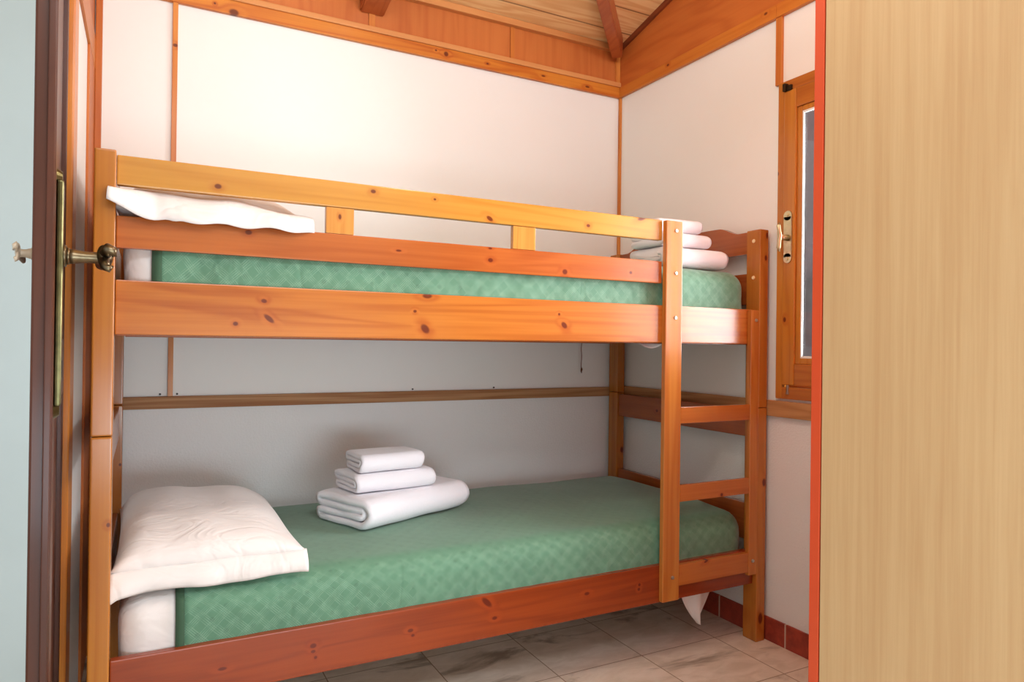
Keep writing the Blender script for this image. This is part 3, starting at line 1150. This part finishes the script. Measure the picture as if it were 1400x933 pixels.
# ------------------------------------------------------------------ towels
def towel_mesh(length, depth, height, seed, tight=False):
    """folded towel: a thick ribbon folded twice, wrapped round at the front (-y)"""
    th = height/4*0.96
    hh = height/2
    # centre line of the ribbon in the (y, z) plane; outer wrap at -y, two lobes at +y
    path = []

    def arc(cy, cz_, r, a0, a1, k=8):
        for i in range(k+1):
            a = R(a0+(a1-a0)*i/k)
            path.append((cy+r*math.cos(a), cz_+r*math.sin(a)))
    ro = hh-th/2              # radius of the outer wrap
    ri = th*0.52              # radius of the lobes
    yb = depth-ri-th*0.55
    # from the front, over the top, round the upper lobe, back inside, round the inner fold, lower lobe, bottom
    arc(hh, hh, ro, 180, 90, 8)
    m = 6
    y_in = hh+ro*0.15
    ztop = hh+ro
    for i in range(1, m):
        path.append((hh+(yb-hh)*i/m, ztop))
    arc(yb, ztop-ri, ri, 90, -90, 8)
    z3 = ztop-2*ri
    for i in range(1, m):
        path.append((yb+(y_in-yb)*i/m, z3))
    arc(y_in, hh, z3-hh if z3-hh > 0.001 else 0.001, 90, 270, 6)
    z2 = 2*hh-z3
    for i in range(1, m):
        path.append((y_in+(yb-y_in)*i/m, z2))
    zb_ = hh-ro
    arc(yb, zb_+ri, ri, 90, -90, 8)
    for i in range(1, m):
        path.append((yb+(hh-yb)*i/m, zb_))
    arc(hh, hh, ro, 270, 180, 8)
    path = path[:-1]
    P = len(path)
    bm = bmesh.new()
    nx = 26
    rings = []
    for k in range(nx+1):
        u = k/nx
        x = -length/2+length*u
        endsq = 1-0.10*(max(0, abs(2*u-1)-0.88)/0.12)**2
        outer, inner = [], []
        for i in range(P):
            a, b = Vector(path[i-1]), Vector(path[(i+1) % P])
            t = (b-a)
            nrm = Vector((-t.y, t.x)).normalized()
            c = Vector(path[i])
            wob = 0.0022*noise.noise(Vector((x*9+seed, c.x*14, c.y*14)))
            c = Vector((c.x, hh+(c.y-hh)*endsq))
            o_ = c+nrm*(th*0.46*endsq+wob)
            i_ = c-nrm*(th*(0.50 if tight else 0.43)*endsq-wob*0.3)
            xx = x+0.006*noise.noise(Vector((seed, c.x*12, c.y*30)))*abs(2*u-1)
            outer.append(bm.verts.new((xx, o_.x-depth/2, max(0.0, o_.y))))
            inner.append(bm.verts.new((xx, i_.x-depth/2, max(0.0005, i_.y))))
        rings.append((outer, inner))
    for (o0, i0), (o1, i1) in zip(rings, rings[1:]):
        for i in range(P):
            j = (i+1) % P
            bm.faces.new((o0[i], o1[i], o1[j], o0[j]))
            bm.faces.new((i0[i], i0[j], i1[j], i1[i]))
    for (o0, i0), flip in ((rings[0], False), (rings[-1], True)):
        for i in range(P):
            j = (i+1) % P
            q = (o0[i], o0[j], i0[j], i0[i])
            bm.faces.new(q[::-1] if flip else q)
    if tight:
        for o0, sg in ((rings[0][0], -1), (rings[-1][0], 1)):
            c = Vector((0, 0, 0))
            for v in o0:
                c += v.co/P
            cv = bm.verts.new(c+Vector((sg*0.006, 0, 0)))
            for i in range(P):
                bm.faces.new((o0[i], o0[(i+1) % P], cv))
    bmesh.ops.recalc_face_normals(bm, faces=bm.faces)
    return bm


def towel(x, y, z, l, d, h, ang, seed, label, group, dent=True):
    o = link('folded_towel', towel_mesh(l, d, h, seed, z > 1), M_towel, None, True, (x, y, z))
    o.rotation_euler = (0, 0, R(ang))
    tag(o, label, 'towel', group)
    return o


G1, G2 = 'folded towels stacked on the lower bunk', 'folded towels stacked on the upper bunk'
towel(0.838, 0.480, 0.4585, 0.435, 0.265, 0.094, 24, 1.0, 'large folded white bath towel at the bottom of the stack on the lower bunk', G1)
towel(0.800, 0.465, 0.5535, 0.275, 0.175, 0.058, 9, 5.0, 'middle folded white towel of the stack on the lower bunk', G1)
towel(0.795, 0.462, 0.6120, 0.212, 0.150, 0.058, 6, 8.0, 'smallest folded white towel on top of the stack on the lower bunk', G1)
towel(1.785, 0.195, 1.2915, 0.280, 0.205, 0.070, 0, 11.0, 'large folded white towel at the bottom of the stack on the upper bunk', G2)
towel(1.745, 0.190, 1.3620, 0.225, 0.170, 0.050, 3, 15.0, 'middle folded white towel of the stack on the upper bunk', G2)
towel(1.728, 0.188, 1.4125, 0.185, 0.150, 0.046, -3, 19.0, 'topmost folded white towel of the stack on the upper bunk', G2)

# ------------------------------------------------------------------ loose ends hanging below the mattresses
bm = bmesh.new()
n = 10
tipx, tipz = 1.797, 0.066
rows = []
for r in range(13):
    t = r/12
    xl = 1.715+(tipx-1.715)*t**1.9
    xr = 1.880+(tipx-1.880)*t**1.25
    row = []
    for i in range(n+1):
        u = i/n
        x = xl+(xr-xl)*u
        y = 0.095-0.022*math.exp(-((u-0.45)/0.22)**2)*(1-t*0.4)+0.006*math.sin(u*9)
        row.append(bm.verts.new((x, y, 0.222+(tipz-0.222)*t)))
    rows.append(row)
for a, b in zip(rows, rows[1:]):
    for i in range(n):
        bm.faces.new((a[i], a[i+1], b[i+1], b[i]))
o = link('hanging_sheet_corner', bm, M_sheet, None, True)
md = o.modifiers.new('thick', 'SOLIDIFY')
md.thickness = 0.0015
tag(o, 'white pointed sheet corner dangling below the lower bunk rail behind the ladder', 'sheet corner')

bm = bmesh.new()
pts_t, pts_b = [], []
for i in range(25):
    u = i/24
    x = 1.500+0.115*u
    sag = 0.020*math.sin(math.pi*u)
    pts_t.append((x, 0.075, 1.040-sag*0.55))
    pts_b.append((x, 0.062, 1.033-sag*0.75-0.006*math.sin(math.pi*u)))
strip(bm, pts_t, pts_b, 4)
o = link('elastic_strap', bm, M_sheet, None, True)
md = o.modifiers.new('thick', 'SOLIDIFY')
md.thickness = 0.0015
tag(o, 'short white strap sagging below the upper bunk rail near the ladder', 'strap')

bm = bmesh.new()
pts = [(1.813+0.0012*math.sin(i*0.9), YB-0.050, 1.06-i*0.0105) for i in range(15)]
add_tube(bm, pts, [0.0017]*15, 8)
zz = pts[-1][2]
add_tube(bm, [(1.813, YB-0.050, zz+0.008), (1.814, YB-0.051, zz), (1.813, YB-0.050, zz-0.010), (1.815, YB-0.05, zz-0.018)], [0.002, 0.0045, 0.0032, 0.0012], 10)
o = link('hanging_string', bm, plain('brown_cord', (120, 66, 36), 0.8), None, True)
tag(o, 'thin brown string with a knotted end hanging below the upper bunk by the back wall', 'string')

# small screws in the back-wall strip
for x in (0.148, 0.200, 1.045, 1.405):
    bm = bmesh.new()
    add_cyl(bm, (x, YB-0.003, 0.836), (x, YB+0.001, 0.836), 0.0035, None, 12)
    o = link('wall_screw', bm, plain('screw_dark', (70, 66, 62), 0.5, metal=0.6), w if False else None)
    tag(o, {0.148: 'dark screw just left of the narrow upright batten, above the back wall strip',
            0.200: 'dark screw just right of the narrow upright batten, above the back wall strip',
            1.045: 'dark screw above the middle of the back wall strip',
            1.405: 'dark screw above the right half of the back wall strip'}[x], 'screw', 'screws above the back wall strip')

# ------------------------------------------------------------------ wardrobe
ward = thing('wardrobe', 'tall beige wood-grain wardrobe with a red door edge standing in the right foreground', 'wardrobe', (1.20, -0.8625, 0))


def beige_mat():
    t = NT('beige_woodgrain_laminate')
    o = t.obj()
    n2 = t.noise(t.mapping(o, scale=(60, 60, 1.3)), 1.0, 5, 0.65, 0.2)
    n1 = t.noise(t.mapping(o, scale=(11, 11, 0.7)), 1.0, 4, 0.6, 1.4)
    n3 = t.noise(t.mapping(o, scale=(170, 170, 5)), 1.0, 3, 0.6)
    f = t.math('ADD', t.math('MULTIPLY', t.mr(n2, 0.3, 0.7), 0.45), t.math('MULTIPLY', t.mr(n1, 0.3, 0.7), 0.35))
    f = t.math('ADD', f, t.math('MULTIPLY', t.mr(n3, 0.35, 0.7), 0.2))
    t.base(t.mix(f, srgb(204, 172, 128), srgb(188, 150, 106)))
    t.rough(0.42)
    t.bump(n3, 0.05, 0.0005)
    return t.m


M_beige = beige_mat()
M_red = plain('red_orange_lacquer', (206, 76, 38), 0.45, coat=0.0, nscale=8, var=0.03)
WX0, WX1 = 0.0, XR-0.02-1.20
bm = bmesh.new()
add_box(bm, (WX0, -0.58, 0.0), (WX0+0.018, -0.003, 2.30), 0.0008)
add_box(bm, (WX1-0.018, -0.58, 0.0), (WX1, -0.003, 2.30), 0.0008)
add_box(bm, (WX0+0.018, -0.58, 2.282), (WX1-0.018, -0.003, 2.30))
add_box(bm, (WX0+0.018, -0.58, 0.06), (WX1-0.018, -0.003, 0.078))
add_box(bm, (WX0+0.018, -0.58, 0.078), (WX1-0.018, -0.572, 2.282))
link('carcass', bm, M_beige, ward)
mid = (WX0+WX1)/2
box('wardrobe_door', (WX0, 0.0, 0.0), (mid-0.001, 0.0205, 2.30), M_red, ward, 0.001)
box('wardrobe_door', (mid+0.001, 0.0, 0.0), (WX1, 0.0205, 2.30), M_red, ward, 0.001)
for x in (mid-0.035, mid+0.035):
    bm = bmesh.new()
    add_tube(bm, [(x, 0.0205, 1.0), (x, 0.045, 1.0), (x, 0.047, 1.01), (x, 0.047, 1.11), (x, 0.045, 1.12), (x, 0.0205, 1.12)], [0.004]*6, 10)
    link('pull_handle', bm, M_bolt, ward, True)
